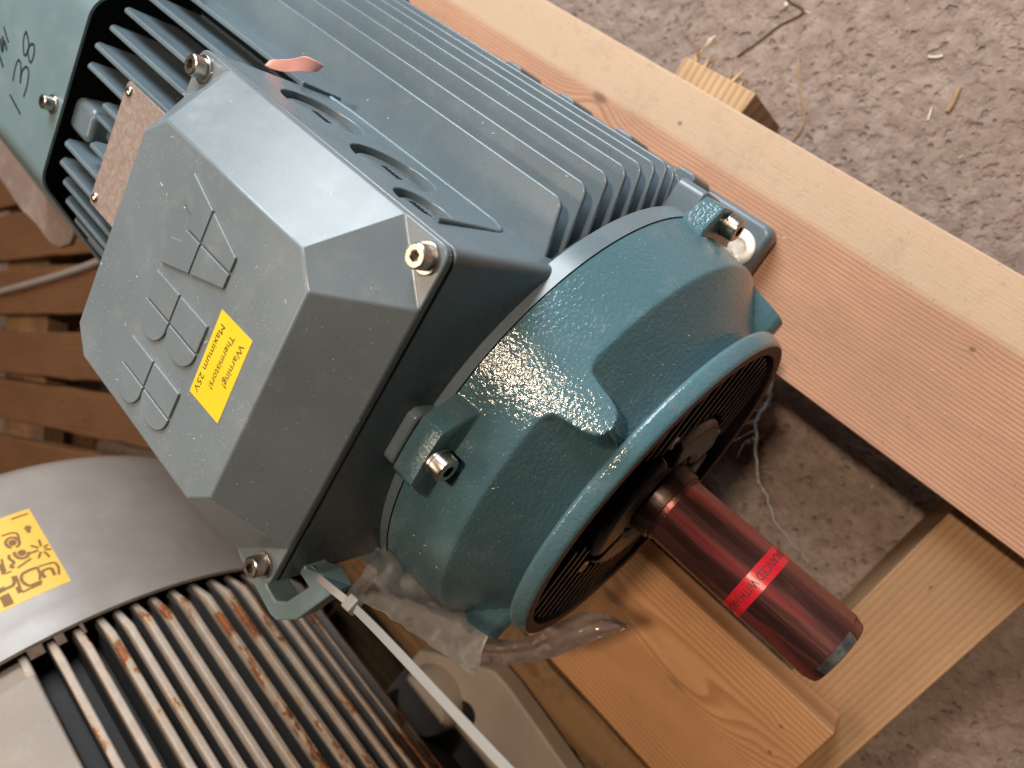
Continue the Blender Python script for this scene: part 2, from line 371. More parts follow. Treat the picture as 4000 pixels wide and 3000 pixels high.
def socket_bolt(p, d, r, h, parent, washer=0.0, hexr=0.5, name='bolt', mat=None):
    """socket head cap screw standing on point p along d, with a knurled head, hexagon socket and washer"""
    mat = mat or M_zinc; hz = h
    prof = [(0, r*0.96), (h*0.03, r), (h*0.30, r), (h*0.78, r), (h*0.93, r*0.96), (h, r*0.84), (h, r*0.60)]
    kn = lambda i, hh: 1.0-(0.022 if (i % 2 and h*0.2 < hh < h*0.8) else 0)
    b = obj(name, cyl_along(p, d, prof, 72, kn), mat, parent, 40)
    n = 6; dd, a, bb = frame(d); P = Vector(p)
    v, f = [], []
    for hh, rr in ((h, r*0.60), (h*0.99, hexr*r*1.04), (h*0.45, hexr*r), (h*0.40, 0.02)):
        for i in range(6):
            t = 2*math.pi*i/6+0.3; v.append(tuple(P+dd*hh+(a*math.cos(t)+bb*math.sin(t))*rr))
    # ring between the round rim and the hexagon
    R = 72; v2, f2 = [], []
    for i in range(R): t = 2*math.pi*i/R; v2.append(tuple(P+dd*h+(a*math.cos(t)+bb*math.sin(t))*r*0.62))
    for i in range(6): t = 2*math.pi*i/6; v2.append(tuple(P+dd*h+(a*math.cos(t)+bb*math.sin(t))*r*hexr))
    for i in range(6): t = 2*math.pi*i/6; v2.append(tuple(P+dd*(h*0.42)+(a*math.cos(t)+bb*math.sin(t))*r*hexr))
    f3 = [tuple(R+6+i for i in range(6))]
    for i in range(R):
        j = (i+1) % R; hi = R+(round(i/12) % 6); hj = R+(round(j/12) % 6)
        f2.append((i, j, hj, hi) if hi != hj else (i, j, hi))
    for i in range(6): f3.append((R+i, R+(i+1) % 6, R+6+(i+1) % 6, R+6+i))
    obj('socket_rim', (v2, f2), mat, b, 20); obj('socket', (v2, f3), M_socket, b, 20)
    if washer:
        obj('washer', cyl_along(Vector(p)-Vector(d).normalized()*0.0, d, [(0.05, washer), (1.2, washer), (1.4, washer*0.97), (1.4, r*0.8)], 48), mat, b, 40)
    return b

# ================================================================ the setting
gv, gf = [], []
NX = 90
fl = bpy.data.meshes.new('floor')
xs = np.linspace(-2600, 2600, NX)
for i in range(NX):
    for j in range(NX): gv.append((xs[i]*S, xs[j]*S, 0.0))
gf = [(i*NX+j, (i+1)*NX+j, (i+1)*NX+j+1, i*NX+j+1) for i in range(NX-1) for j in range(NX-1)]
fl.from_pydata(gv, [], gf); fl.materials.append(M_floor); fl.shade_smooth()
floor = bpy.data.objects.new('floor', fl); col.objects.link(floor); tag(floor, 'rough pitted concrete workshop floor', None, None, 'structure')

# ================================================================ wooden pallet under the blue motor
def board(name, c, dims, mat, parent, rz=0.0, bev=1.4, rough=0.0):
    """a sawn board: local X is its length; c is the centre in mm"""
    lx, ly, lz = [k*S/2 for k in dims]; n = 22
    v, f = [], []
    for i in range(n+1):
        x = -lx+2*lx*i/n; w = [rng.normal(0, rough) for _ in range(4)] if rough else [0]*4
        for q, (sy, sz) in enumerate(((-1, -1), (1, -1), (1, 1), (-1, 1))): v.append((x, sy*ly+w[q]*S*sy, sz*lz+w[(q+1) % 4]*S*sz*0.5))
    for i in range(n):
        for q in range(4): f.append((i*4+q, (i+1)*4+q, (i+1)*4+(q+1) % 4, i*4+(q+1) % 4))
    f += [(0, 1, 2, 3), tuple(n*4+q for q in (3, 2, 1, 0))]
    me = bpy.data.meshes.new(name); me.from_pydata(v, [], f); me.update(); bm = bmesh.new(); bm.from_mesh(me); bmesh.ops.recalc_face_normals(bm, faces=bm.faces); bm.to_mesh(me); bm.free()
    me.materials.append(mat); o = bpy.data.objects.new(name, me); col.objects.link(o)
    if parent: o.parent = parent; o.location = W(c)-Vector(parent.location)
    else: o.location = W(c)
    o.rotation_euler.z = rz; me.shade_smooth(); me.set_sharp_from_angle(angle=math.radians(30))
    b = o.modifiers.new('bevel', 'BEVEL'); b.width = bev*S; b.segments = 2; b.limit_method = 'ANGLE'; b.angle_limit = math.radians(40); b.harden_normals = True
    return o
TOP = -160.0
pal = empty('wooden_pallet', (0, 0, -285), 'new sawn pine pallet of two wide boards on cross beams under the blue motor', 'pallet')
PINK = (0.57, 0.320, 0.205); PINKD = (0.34, 0.145, 0.074); SAP = (0.60, 0.425, 0.290)
M_w1 = wood('pine_board_heartwood', PINK, PINKD, 0.0030, 0.42, -0.06, [(-0.118, 0.026, 0.012, 0.030, 0.014), (-0.042, 0.042, 0.0025, 0.007, 0.006), (0.225, 0.018, 0.002, 0.008, 0.006)], sap=(0.029, SAP, 1.0), wob=0.0022, contrast=0.85)
M_w2 = wood('pine_board_swirled', (0.56, 0.295, 0.140), (0.34, 0.140, 0.052), 0.0042, -0.36, -0.06, [(0.315, 0.006, 0.030, 0.085, 0.024), (0.235, 0.022, 0.012, 0.045, 0.016), (0.389, 0.045, 0.0022, 0.007, 0.006), (0.396, 0.022, 0.0022, 0.007, 0.006)], wob=0.004, contrast=0.75)
M_w3 = wood('spruce_beam', (0.42, 0.245, 0.125), (0.26, 0.135, 0.060), 0.0040, 0.20, -0.09, [(0.02, 0.01, 0.0012, 0.006, 0.003)], wob=0.004, contrast=0.5, dark=0.25)
M_w4 = wood('rough_block', (0.56, 0.38, 0.22), (0.33, 0.19, 0.09), 0.006, 0.2, -0.06, [], wob=0.004, contrast=0.8, specks=0.5, dark=0.6)
M_w5 = wood('weathered_plank', (0.30, 0.175, 0.085), (0.15, 0.075, 0.034), 0.0055, 0.0, -0.06, [(0.1, 0.0, 0.01, 0.03, 0.02)], wob=0.008, contrast=0.7, dark=0.6, dirt=(0.10, 0.07, 0.05))
board('deck_board', (20, 146, TOP-16.5), (960, 141, 33), M_w1, pal, rz=math.radians(-0.9))['label'] = 'wide pine board with a pale sapwood edge and a pink heartwood side'
board('deck_board', (-66, -183, TOP-16.5), (832, 142, 33), M_w2, pal)['label'] = 'pine board with a large swirling grain pattern under the shaft side'
board('cross_beam', (341, -10, TOP-34-45.5), (520, 70, 91), M_w3, pal, rz=math.radians(90), bev=2)
board('cross_beam', (-31, -10, TOP-34-45.5), (496, 71, 91), M_w4, pal, rz=math.radians(90), bev=1.2, rough=1.8)

# ================================================================ the blue electric motor
mot = empty('electric_motor', (0, 0, -160), 'large blue-grey electric motor with red varnished shaft on the new pallet', 'electric motor')
# --- frame: round body, joint ring at the drive end, fin by fin
obj('frame_body', lathe([(-238, 40), (-238, 112), (-232, 118), (60, 118), (72, 122), (80, 131), (86, 139.6), (96.6, 139.6), (96.6, 120)], 128), M_frame, mot, 40)
tip = {7: 117, 6: 127.4, 5: 136, 4: 143, 3: 148, 2: 152, 1: 155.4, 0: 155, -1: 153.5, -2: 151.5, -3: 149, -4: 146.5, -5: 144, -6: 141, -7: 138, -8: 134}
def arc(cx, cy, r, a0, a1, n=6): return [(cx+r*math.cos(math.radians(a0+(a1-a0)*i/n)), cy+r*math.sin(math.radians(a0+(a1-a0)*i/n))) for i in range(n+1)]
def side_fin(k, s):
    z = 13*(k+0.5); yt = tip[k]; yr = math.sqrt(max(100, 116**2-z*z)) if abs(z) < 115 else 70
    if k == 7: yr = 60
    poly = [(-236, yr)]+[(-236, yt-6), (-230, yt)]+arc(66, yt-7, 7, 90, 22, 5)+[(80, yr+8 if k < 7 else 86), (80, yr)]
    th = 1.55
    v, f = prism(poly, lambda p: (p[0], s*p[1], z-th), lambda p: (p[0], s*p[1], z+th))
    obj('cooling_fin', (v, f), M_frame, mot, 40, bevel=1.1, seg=2)
for k in range(7, -9, -1): side_fin(k, 1)
for k in range(7, -9, -2): side_fin(k, -1)
topz = {0: 150, 13: 157, 26: 157.5, 39: 157, 52: 152, 65: 147, 78: 138, 91: 126}
for yi in range(-7, 8):
    y = 13*yi; zt = topz[abs(y)]; zr = math.sqrt(116**2-y*y)-2
    x0 = -208 if abs(yi) == 1 else -235; x1 = -88
    if yi == 6: x1 = -118
    if yi == 7: x1 = -86
    if abs(yi) <= 3: zt = min(zt, 157.5)
    poly = [(x0, zr), (x0-2 if x0 < -210 else x0, zt-5), (x0+5, zt), (x1, zt), (x1, zr)]
    obj('cooling_fin', prism(poly, lambda p: (p[0], y-1.6, p[1]), lambda p: (p[0], y+1.6, p[1])), M_frame, mot, 40, bevel=1.1)
# --- feet
for s in (1, -1):
    ft = rrect(-215, 99, min(s*96, s*159), max(s*96, s*159), 9)
    fo = obj('foot', prism(ft, lambda p: (p[0], p[1], -160), lambda p: (p[0], p[1], -139)), M_frame, mot, 40, bevel=5, seg=3)
    obj('foot_rib', box(-205, 84, min(s*88, s*131), max(s*88, s*131), -140, -112), M_frame, fo, 40, bevel=3)
    for bx in (-150, -90, -30, 30):
        obj('foot_lug', prism(rrect(bx-9, bx+9, min(s*140, s*161), max(s*140, s*161), 4), lambda p: (p[0], p[1], -139.5), lambda p: (p[0], p[1], -104)), M_frame, fo, 40, bevel=2)
    wz = obj('foot_washer', cyl_along((82, s*134, -139), (0, 0, 1), [(0, 14), (2.2, 14), (2.6, 13.4), (2.6, 7), (1.9, 6.4), (1.9, 0.05)], 48), M_washer, fo, 40)
# --- terminal box body (walls with knock-out holes cut in)
LB, WB, ZB, ZS, ZT = 90.1, 89.0, 181.6, 177.6, 209.4
outl = rrect(-LB, LB, -WB, WB, 5, 5)
bz = [(92.0, 2.0), (140.0, 0.8), (176.6, 0.0)]
v, f = [], []; n = len(outl)
for z, e in bz:
    for (x, y) in outl: v.append((x*(1+e/LB), y*(1+e/WB), z))
for q in range(2):
    for i in range(n): f.append((q*n+i, q*n+(i+1) % n, (q+1)*n+(i+1) % n, (q+1)*n+i))
f += [tuple(range(n-1, -1, -1)), tuple(range(2*n, 3*n))]
tb = obj('terminal_box', (v, f), M_frame, mot, 30)
KO = [(-47, 140, 21.0, 5.0), (9.5, 140, 21.0, 5.0), (48.5, 157.5, 13.0, 5.0)]
cut = []
for x, z, r, dp in KO:
    cobj = obj('cut', cyl_along((x, WB-dp, z), (0, 1, 0), [(0, 0.01), (0, r), (20, r), (20, 0.01)], 56), None, mot, 0)
    bo = tb.modifiers.new('b', 'BOOLEAN'); bo.object = cobj; bo.operation = 'DIFFERENCE'; bo.solver = 'EXACT'; cut.append(cobj)
bpy.context.view_layer.update()
me2 = bpy.data.meshes.new_from_object(tb.evaluated_get(bpy.context.evaluated_depsgraph_get())); tb.modifiers.clear(); tb.data = me2
for c_ in cut: bpy.data.objects.remove(c_)
me2.materials.clear(); me2.materials.append(M_frame); me2.shade_smooth(); me2.set_sharp_from_angle(angle=math.radians(30))
b_ = tb.modifiers.new('bevel', 'BEVEL'); b_.width = 0.9*S; b_.segments = 2; b_.limit_method = 'ANGLE'; b_.angle_limit = math.radians(40); b_.harden_normals = True
for x, z, r, dp in KO:
    y0 = WB-dp+0.02
    ko = obj('knockout', cyl_along((x, y0, z), (0, 1, 0), [(0, r-3.2), (2.6, r-3.4), (3.0, r-3.9), (3.0, r*0.35), (3.0, 0.02)], 56), M_frame, tb, 40)
    for q in range(5):
        obj('raised_mark', box(x-6+q*2.6, x-4.6+q*2.6, y0+3.0, y0+3.35, z-1.8, z+1.8), M_groove, ko, 0)
# raised lip round the knock-outs
lip = [(-86, 106)]+[(x, 102) for x in (-70, -30, 10)]+arc(42, 120, 18, -90, 0, 8)+[(61, 135), (64, 165)]
obj('raised_lip', tube([(x, WB+0.9, z) for x, z in lip], 1.6, 8), M_frame, tb, 60)
# seam and cover
so = [(x*0.992, y*0.992) for x, y in outl]
obj('seam_gasket', prism(so, lambda p: (p[0], p[1], 176.4), lambda p: (p[0], p[1], 177.8)), M_groove, tb, 30)
LX, WY, CX, CY, PB, PB2 = 63.1, 62.0, 12.0, 11.2, 26.9, 26.2
cv = []
def av(p): cv.append(p); return len(cv)-1
T = [av(p) for p in [(-LX+CX, WY, ZT), (-LX, WY-CY, ZT), (-LX, -WY+CY, ZT), (-LX+CX, -WY, ZT), (LX-CX, -WY, ZT), (LX, -WY+CY, ZT), (LX, WY-CY, ZT), (LX-CX, WY, ZT)]]
cf = [tuple(T)]
corner = {}
for key, sx, sy in (('rr', -1, 1), ('rl', -1, -1), ('fl', 1, -1), ('fr', 1, 1)):
    P = av((sx*(LB-PB), sy*WB, ZB)); Q = av((sx*LB, sy*(WB-PB2), ZB)); R = []
    for i in range(6):
        t = math.radians(90*i/5); R.append(av((sx*(LB-6+6*math.sin(t)), sy*(WB-6+6*math.cos(t)), ZB)))
    corner[key] = (P, Q, R)
C_ = corner
cf += [(T[0], T[7], C_['fr'][0], C_['rr'][0]), (T[6], T[5], C_['fl'][1], C_['fr'][1]), (T[4], T[3], C_['rl'][0], C_['fl'][0]), (T[2], T[1], C_['rr'][1], C_['rl'][1])]
cf += [(T[7], T[6], C_['fr'][1], C_['fr'][0]), (T[5], T[4], C_['fl'][0], C_['fl'][1]), (T[3], T[2], C_['rl'][1], C_['rl'][0]), (T[1], T[0], C_['rr'][0], C_['rr'][1])]
for k in C_: cf.append((C_[k][0],)+tuple(C_[k][2])+(C_[k][1],))
loop = []
for k, rev in (('fr', False), ('fl', True), ('rl', False), ('rr', True)):
    P, Q, R = C_[k]; seq = [P]+R+[Q]; loop += seq[::-1] if rev else seq
low = [av((cv[i][0], cv[i][1], ZS)) for i in loop]
for i in range(len(loop)): j = (i+1) % len(loop); cf.append((loop[i], loop[j], low[j], low[i]))
cf.append(tuple(low))
cover = obj('terminal_box_cover', (cv, cf), M_cover, mot, 12, bevel=0.9, seg=3)
for sx, sy in ((-1, 1), (1, 1), (1, -1), (-1, -1)):
    socket_bolt((sx*(LB-8.2), sy*(WB-8.2), ZB+0.05), (0, 0, 1), 5.0, 7.4, cover, washer=6.3)
# raised lettering on the cover: reads towards -Y, its tops towards +X
def letter(polys, nm):
    parts = []
    for poly in polys:
        pl = [(u, v) for u, v in poly]
        parts.append(prism(pl, lambda p: (p[0], p[1], ZT-0.5), lambda p: (p[0], p[1], ZT+1.15)))
    return obj(nm, join(*parts), M_cover, cover, 30, bevel=0.6, seg=2)
g = 0.4
def bpoly(y):
    """one B: stem edge at y, bowls towards -y; four quarters split by a cross"""
    ym = y-14.2; out = []
    out.append([(g, y), (22.8, y), (22.8, ym+g), (g, ym+g)]); out.append([(-20.6, y), (-g, y), (-g, ym+g), (-20.6, ym+g)])
    up = [(22.8, ym-g), (22.8, ym-2)]+[(11.6+11.2*math.cos(math.radians(t)), ym-2-9.6*math.sin(math.radians(t))) for t in range(8, 176, 12)]+[(g, ym-4), (g, ym-g)]
    dn = [(-g, ym-g), (-g, ym-4)]+[(-10.4+10.2*math.cos(math.radians(t)), ym-4-10.6*math.sin(math.radians(t))) for t in range(8, 176, 12)]+[(-20.6, ym-4), (-20.6, ym-g)]
    out += [up, dn]; return out
def aline(x, a, b):            # leg edge interpolation from foot (x=-20) to top (x=22.5)
    t = (x+20.0)/42.5; return a+(b-a)*t
yc_ = 32.4
A = []
A.append([(g, aline(g, 54, 39.6)), (22.5, 39.6), (22.5, yc_+g), (g, yc_+g)])
A.append([(g, yc_-g), (22.5, yc_-g), (22.5, 25.2), (g, aline(g, 11, 25.2))])
A.append([(-20, 54), (-g, aline(-g, 54, 39.6)), (-g, yc_+g), (-12, yc_+g), (-12, 38.5), (-20, 41.0)])
A.append([(-20, 24.0), (-12, 26.5), (-12, yc_-g), (-g, yc_-g), (-g, aline(-g, 11, 25.2)), (-20, 11)])
letter(A, 'raised_letter'); letter(bpoly(7.2), 'raised_letter'); letter(bpoly(-27.6), 'raised_letter')
# yellow warning label
lab = obj('warning_label', prism([(25.8, 17.8), (48.3, 18.3), (49.6, -22.0), (27.0, -22.6)], lambda p: (p[0], p[1], ZT+0.02), lambda p: (p[0], p[1], ZT+0.16)), M_yellow, cover, 0, label='yellow sticker reading Warning! Thermistors! Maximum 25V')
def ink_text(s, x, y, size, width, parent, mat=M_ink, ang=0.0):
    v, f = text_mesh(s, size); w = max(p[0] for p in v); k = width/w
    ca, sa = math.cos(ang), math.sin(ang)
    return obj('printed_text', ([(x+p[1]*ca-(-p[0]*k)*sa*0, y-p[0]*k, ZT+0.24) for p in v], f), mat, parent, 0)
ink_text('Warning!', 42.7, 13.4, 4.6, 20.6, lab); ink_text('Thermistors!', 36.0, 12.9, 4.6, 25.8, lab); ink_text('Maximum 25V', 28.6, 13.4, 4.6, 33.4, lab)
# --- nameplate with rivets
npl = obj('nameplate', prism(rrect(-179, -104, -39.3, 39.3, 3), lambda p: (p[0], p[1], 159.0), lambda p: (p[0], p[1], 160.0)), M_plate, mot, 30, bevel=0.3)
for x, y in ((-174, 34), (-174, -34)):
    obj('rivet', cyl_along((x, y, 160), (0, 0, 1), [(0, 3.2), (0.8, 3.0), (1.5, 2.0), (1.8, 0.05)], 24), M_zinc, npl, 60)
# --- fan cover: folded octagonal sheet with bolt and marker writing
def octo(a, w): return [(w, a), (a, w), (a, -w), (w, -a), (-w, -a), (-a, -w), (-a, w), (-w, a)]
def rounded(poly, r, n=5):
    out = []; N_ = len(poly)
    for i in range(N_):
        p0, p1, p2 = [Vector((*poly[(i+d) % N_], 0)) for d in (-1, 0, 1)]
        a = p1+(p0-p1).normalized()*r; b = p1+(p2-p1).normalized()*r
        for k in range(n+1): t = k/n; q = (1-t)**2*a+2*t*(1-t)*p1+t*t*b; out.append((q.x, q.y))
    return out
of = rounded(octo(160, 60), 9); oi = rounded(octo(158.4, 59.4), 8.6); n = len(of)
v = [(-240, p[0], p[1]) for p in of]+[(-430, p[0], p[1]) for p in of]+[(-240, p[0], p[1]) for p in oi]+[(-428, p[0], p[1]) for p in oi]
f = []
for i in range(n):
    j = (i+1) % n; f += [(i, j, n+j, n+i), (2*n+i, 2*n+j, 3*n+j, 3*n+i), (i, j, 2*n+j, 2*n+i)]
f += [tuple(n+i for i in range(n))]
fan = obj('fan_cover', (v, f), M_fan, mot, 30)
socket_bolt((-250, -10.0, 160), (0, 0, 1), 4.6, 7.0, fan, washer=6.0)
obj('cover_boss', prism(rrect(-246, -216, -22, 6, 8), lambda p: (p[0], p[1], 110), lambda p: (p[0]*0.94-14, p[1]*0.8-1.5, 152)), M_frame, mot, 40, bevel=4, seg=3)
obj('cover_boss', box(-238, -205, -14, -4, 110, 142), M_frame, mot, 40, bevel=4, seg=3)
obj('fan_cover_disc', lathe([(-244, 0.05), (-244, 128)], 64), M_black, mot, 0)  # flat near-black disc inside the fan cover
K6 = 600/2212
def p6(x, y): return on((x*K6, y*K6), 'z', 160.25)
up = lambda p: (0, 0, 1)
def mark(pts, w=1.5, nm='marker_stroke'): obj(nm, strip(spline([p6(*q) for q in pts], 6), w, up), M_marker, fan, 0)
mark([(140, 1360), (215, 1500), (290, 1640)])
mark([(185, 1170), (200, 1050), (240, 900), (275, 865), (300, 960), (290, 1200), (310, 1040), (370, 960), (410, 1020), (400, 1150), (380, 1260), (335, 1395)])
mark([(375, 450), (402, 560), (410, 680), (370, 790), (340, 760), (335, 600), (350, 500), (375, 450)])
mark([(410, 680), (450, 630), (490, 660), (485, 780), (450, 890), (420, 870), (400, 760), (412, 680)])
mark([(50, 380), (85, 500), (120, 610)]); mark([(30, 520), (42, 620), (35, 750)], 2.4); mark([(55, 590), (75, 640), (95, 715)], 2.2); mark([(-30, 760), (10, 860), (40, 965)], 2.0); mark([(0, 560), (20, 700), (35, 740)], 2.0)
# side guard with rounded tab below the fan cover
sg = [on((x*1400/2212, y*1400/2212), 'z', 62) for x, y in ((-120, 560), (0, 700), (130, 900), (250, 1080), (340, 1240), (430, 1370), (445, 1450), (420, 1510), (360, 1530), (300, 1500), (220, 1390), (120, 1290), (0, 1110), (-120, 960))]
obj('side_guard', prism([(p[0], p[1]) for p in sg], lambda p: (p[0], p[1], 56), lambda p: (p[0], p[1], 62)), M_guard, fan, 30, bevel=2, label='dusty grey guard strip with rounded tab below the fan cover')
# --- drive-end shield: cast bell with ribs, bosses and a machined rim
def smooth(a, b, x):
    t = min(1, max(0, (x-a)/(b-a))); return t*t*(3-2*t)
RIBS = [25.0, -65.0, 115.0, 205.0]; BOSS = [0.0, 90.0, 180.0, 270.0]
def adiff(a, b): return (a-b+180) % 360-180
def rshield(x, th):
    dome = 138.8-0.21*(x-97)
    if x <= 132: base = dome
    else: base = 131.45-(x-132)*1.24
    for rb in RIBS:                                       # ribs carry the dome line forward as rounded noses
        a = abs(adiff(th, rb))*math.pi/180*124
        if 127 < x < 158.2:
            ridge = 131.45-(x-132)*0.21
            hw = float(np.interp(x, [127, 131, 141, 149, 154, 156.5, 158.2], [14.0, 12.6, 10.6, 9.4, 7.6, 5.0, 0]))
            flare = 4.5*smooth(136, 131.5, x)
            kk = smooth(hw+flare+1.6, hw+flare-0.6, a)
            base = max(base, base+(ridge-base)*kk)
    r = base
    for bo in BOSS:
        a = abs(adiff(th, bo))*math.pi/180*140
        kk = min(1, max(0, (27-a)/13.5))*smooth(111.2, 109.6, x)
        r = max(r, r+(152.5-r)*kk)
    return r
xsx = [97.0, 97.6]+list(np.linspace(99, 108, 7))+[109.4, 109.8, 110.4, 110.9, 111.3]+list(np.linspace(113, 130, 12))+[131.7, 132.4]+list(np.linspace(133.6, 158.2, 30))
NT = 1080; prev = None; v, f = [], []
for i in range(NT):
    th = i*360.0/NT; t = math.radians(th); s_, c_2 = math.sin(t), math.cos(t)
    ringp = [(97.0, 118.0)]+[(x, rshield(x, th)) for x in xsx]
    ringp += [(158.8, 98.4), (160.2, 101.0), (160.7, 107.6), (161.3, 110.2), (162.6, 110.9), (164, 110.9), (169.0, 109.2), (170.4, 108.4), (171.0, 107.2)]
    for x, r in ringp: v.append((x, r*s_, r*c_2))
k = len(ringp)
for i in range(NT):
    j = (i+1) % NT
    for q in range(k-1): f.append((i*k+q, i*k+q+1, j*k+q+1, j*k+q))
shield = obj('end_shield', (v, f), M_cast, mot, 55)
obj('rim_face', lathe([(171.0, 107.3), (171.0, 101.6), (170.4, 100.8)], 180), M_rimdust, shield, 40)
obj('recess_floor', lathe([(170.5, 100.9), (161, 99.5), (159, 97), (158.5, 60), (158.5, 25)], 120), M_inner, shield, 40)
for sd in (1, -1):
    for q in range(13):
        z_ = 70-q*10.8
        ye = math.sqrt(98.5**2-z_*z_); ys = max(math.sqrt(max(0, 58.0**2-z_*z_)), 36 if sd > 0 else 26)
        if ye-ys < 6: continue
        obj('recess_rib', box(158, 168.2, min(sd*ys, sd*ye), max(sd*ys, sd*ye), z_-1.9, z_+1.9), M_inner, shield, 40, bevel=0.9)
for a0, a1 in ((-46, 39), (51, 140), (152, 220), (232, 304)):
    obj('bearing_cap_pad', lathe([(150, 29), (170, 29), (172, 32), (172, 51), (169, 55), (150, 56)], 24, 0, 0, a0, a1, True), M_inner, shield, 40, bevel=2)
for a_ in (46, 141, -56, 226):
    t = math.radians(a_); bolt_r = 60
    socket_bolt((163, bolt_r*math.sin(t), bolt_r*math.cos(t)), (1, 0, 0), 4.4, 5.5, shield, name='bearing_cap_screw')
obj('shaft_seal', lathe([(150, 31), (166, 30.5), (168.5, 28), (170, 25.5), (170.2, 23.8)], 72), M_rubber, shield, 50)
for a_ in (0, 90, 270):
    t = math.radians(a_); rb = 145.3
    socket_bolt((110.2, rb*math.sin(t), rb*math.cos(t)), (1, 0, 0), 6.6, 8.2, shield, washer=6.9, name='shield_bolt')
    # matching boss on the frame side of the joint
    u = (math.cos(t), -math.sin(t)); rd = (math.sin(t), math.cos(t))
    poly = rrect(-15, 15, 130, 154, 5)
    obj('frame_boss', prism(poly, lambda p: (78, u[0]*p[0]+rd[0]*p[1], u[1]*p[0]+rd[1]*p[1]), lambda p: (96.4, u[0]*p[0]+rd[0]*p[1], u[1]*p[0]+rd[1]*p[1])), M_frame, mot, 40, bevel=2)
# --- shaft with machined step, keyway, tape band
prof = [(150, 24), (176, 24), (180.6, 23.2), (181.0, 22.0), (183.2, 22.0), (183.4, 21.3), (184.4, 21.3), (184.8, 21.0), (285.4, 21.0), (285.8, 20.9)]
n = 120; v, f = [], []
for i in range(n):
    th = i*360/n
    for q, (x, r) in enumerate(prof):
        rr = r
        if x > 184 and 62 < th < 112:                       # half-key flat along the visible flank
            rr = min(r, 20.55/max(0.2, math.cos(math.radians(th-87)))*0.985) if abs(th-87) < 14 else r
        t = math.radians(th); v.append((x, rr*math.sin(t), rr*math.cos(t)))
k = len(prof)
for i in range(n):
    j = (i+1) % n
    for q in range(k-1): f.append((i*k+q, i*k+q+1, j*k+q+1, j*k+q))
shaft = obj('shaft', (v, f), M_shaft, mot, 50)
obj('shaft_end_chamfer', lathe([(285.7, 20.86), (290.6, 19.2), (291.2, 18.4)], 30, 0, 0, -18, 56), M_steel, shaft, 30)
obj('shaft_end_face', lathe([(285.7, 20.86), (290.6, 19.2), (291.2, 18.4)], 90, 0, 0, 56, 342), M_shaft, shaft, 30)
obj('shaft_end_face', lathe([(291.2, 18.45), (291.2, 6), (289.5, 4.5), (284, 0.05)], 90), M_shaft, shaft, 30)
tp = obj('printed_tape', lathe([(234.3, 21.0), (234.3, 21.22), (244.9, 21.22), (244.9, 21.0)], 96, 0, 0, -110, 100), M_tape, shaft, 60, label='red tape band printed BALANCED WITH HALF KEY')
v, f = text_mesh('BALANCED WITH HALF KEY', 6.4); w_ = max(p[0] for p in v)
arc_len = 21.3*math.radians(166); kx_ = arc_len/w_
nv = []
for p in v:
    th = 92-math.degrees(p[0]*kx_/21.3); t = math.radians(th); nv.append((237.3+p[1], 21.34*math.sin(t), 21.34*math.cos(t)))
obj('printed_text', (nv, f), M_ink, tp, 0)
# --- lifting lugs at two corners of the frame
def lug(sg_):
    outer = [(40, -84), (47, -107), (56, -111.5), (87, -117.5), (92, -116.5), (101.5, -105), (111, -77), (101, -74.5), (92, -80), (60, -70)]
    hole = [(62, -98), (78, -107.5), (86, -108.5), (91.5, -103), (98, -86), (90, -85), (70, -88)]
    zt_, zb_ = 165.0, 151.0
    vv = [(sg_*x, sg_*y, z) for z in (zb_, zt_) for (x, y) in outer]+[(sg_*x, sg_*y, z) for z in (zb_, zt_) for (x, y) in hole]
    no, nh = len(outer), len(hole)
    bm = bmesh.new(); V = [bm.verts.new(p) for p in vv]
    for i in range(no): bm.faces.new((V[i], V[(i+1) % no], V[no+(i+1) % no], V[no+i]))
    for i in range(nh): b0 = 2*no; bm.faces.new((V[b0+i], V[b0+(i+1) % nh], V[b0+nh+(i+1) % nh], V[b0+nh+i]))
    for lev in (0, 1):
        e = []
        for i in range(no): e.append(bm.edges.get((V[lev*no+i], V[lev*no+(i+1) % no])))
        for i in range(nh): b0 = 2*no+lev*nh; e.append(bm.edges.get((V[b0+i], V[b0+(i+1) % nh])))
        bmesh.ops.triangle_fill(bm, use_beauty=True, edges=e)
    bm.verts.index_update(); vf = ([tuple(q.co) for q in bm.verts], [tuple(q.index for q in fa.verts) for fa in bm.faces]); bm.free()
    return obj('lifting_lug', vf, M_fan, mot, 30, bevel=1.2, seg=3)
lug(1)

# ================================================================ the old grey motor beside it
gm = empty('grey_motor', (0, GY, -165), 'old grey electric motor with rusty cooling fins at the lower left', 'electric motor')
obj('frame_body', lathe([(-80, 60), (-80, 214), (330, 214), (330, 60)], 128, GY, GZ), M_grime_shade, gm, 40)
angs = [25.6, 21.4, 17.5, 13.8, 11.0, 8.0, 4.8, 1.0, -3.2, -7.4, -11.6, -16, -20.4, -25, -29.5]
for q, a_ in enumerate(angs):
    t = math.radians(a_); rd = (math.cos(t), math.sin(t)); tn = (-rd[1], rd[0]); th = 2.8
    poly = [(-100, 208), (-100, 236), (-78, 241), (-66, 243.5), (-50, GR), (330, GR), (330, 208)]
    P = lambda p, w_: (p[0], GY+rd[0]*p[1]+tn[0]*w_, GZ+rd[1]*p[1]+tn[1]*w_)
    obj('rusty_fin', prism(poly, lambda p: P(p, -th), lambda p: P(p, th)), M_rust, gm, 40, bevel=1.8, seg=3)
pad = lathe([(-90, 210), (-90, 234), (-66, 238), (-48, GR+1), (330, GR+1), (330, 210)], 14, GY, GZ, 90-42, 90-25, True)
obj('mounting_pad', pad, M_gpad, gm, 40, bevel=2)
gc = [(-69, GR-2.5), (-70, GR), (-90, GR), (-92, GR+0.8), (-180, GR+0.8), (-205, GR-2), (-228, GR-9), (-246, GR-22), (-258, GR-42), (-262, GR-70), (-263, 60)]
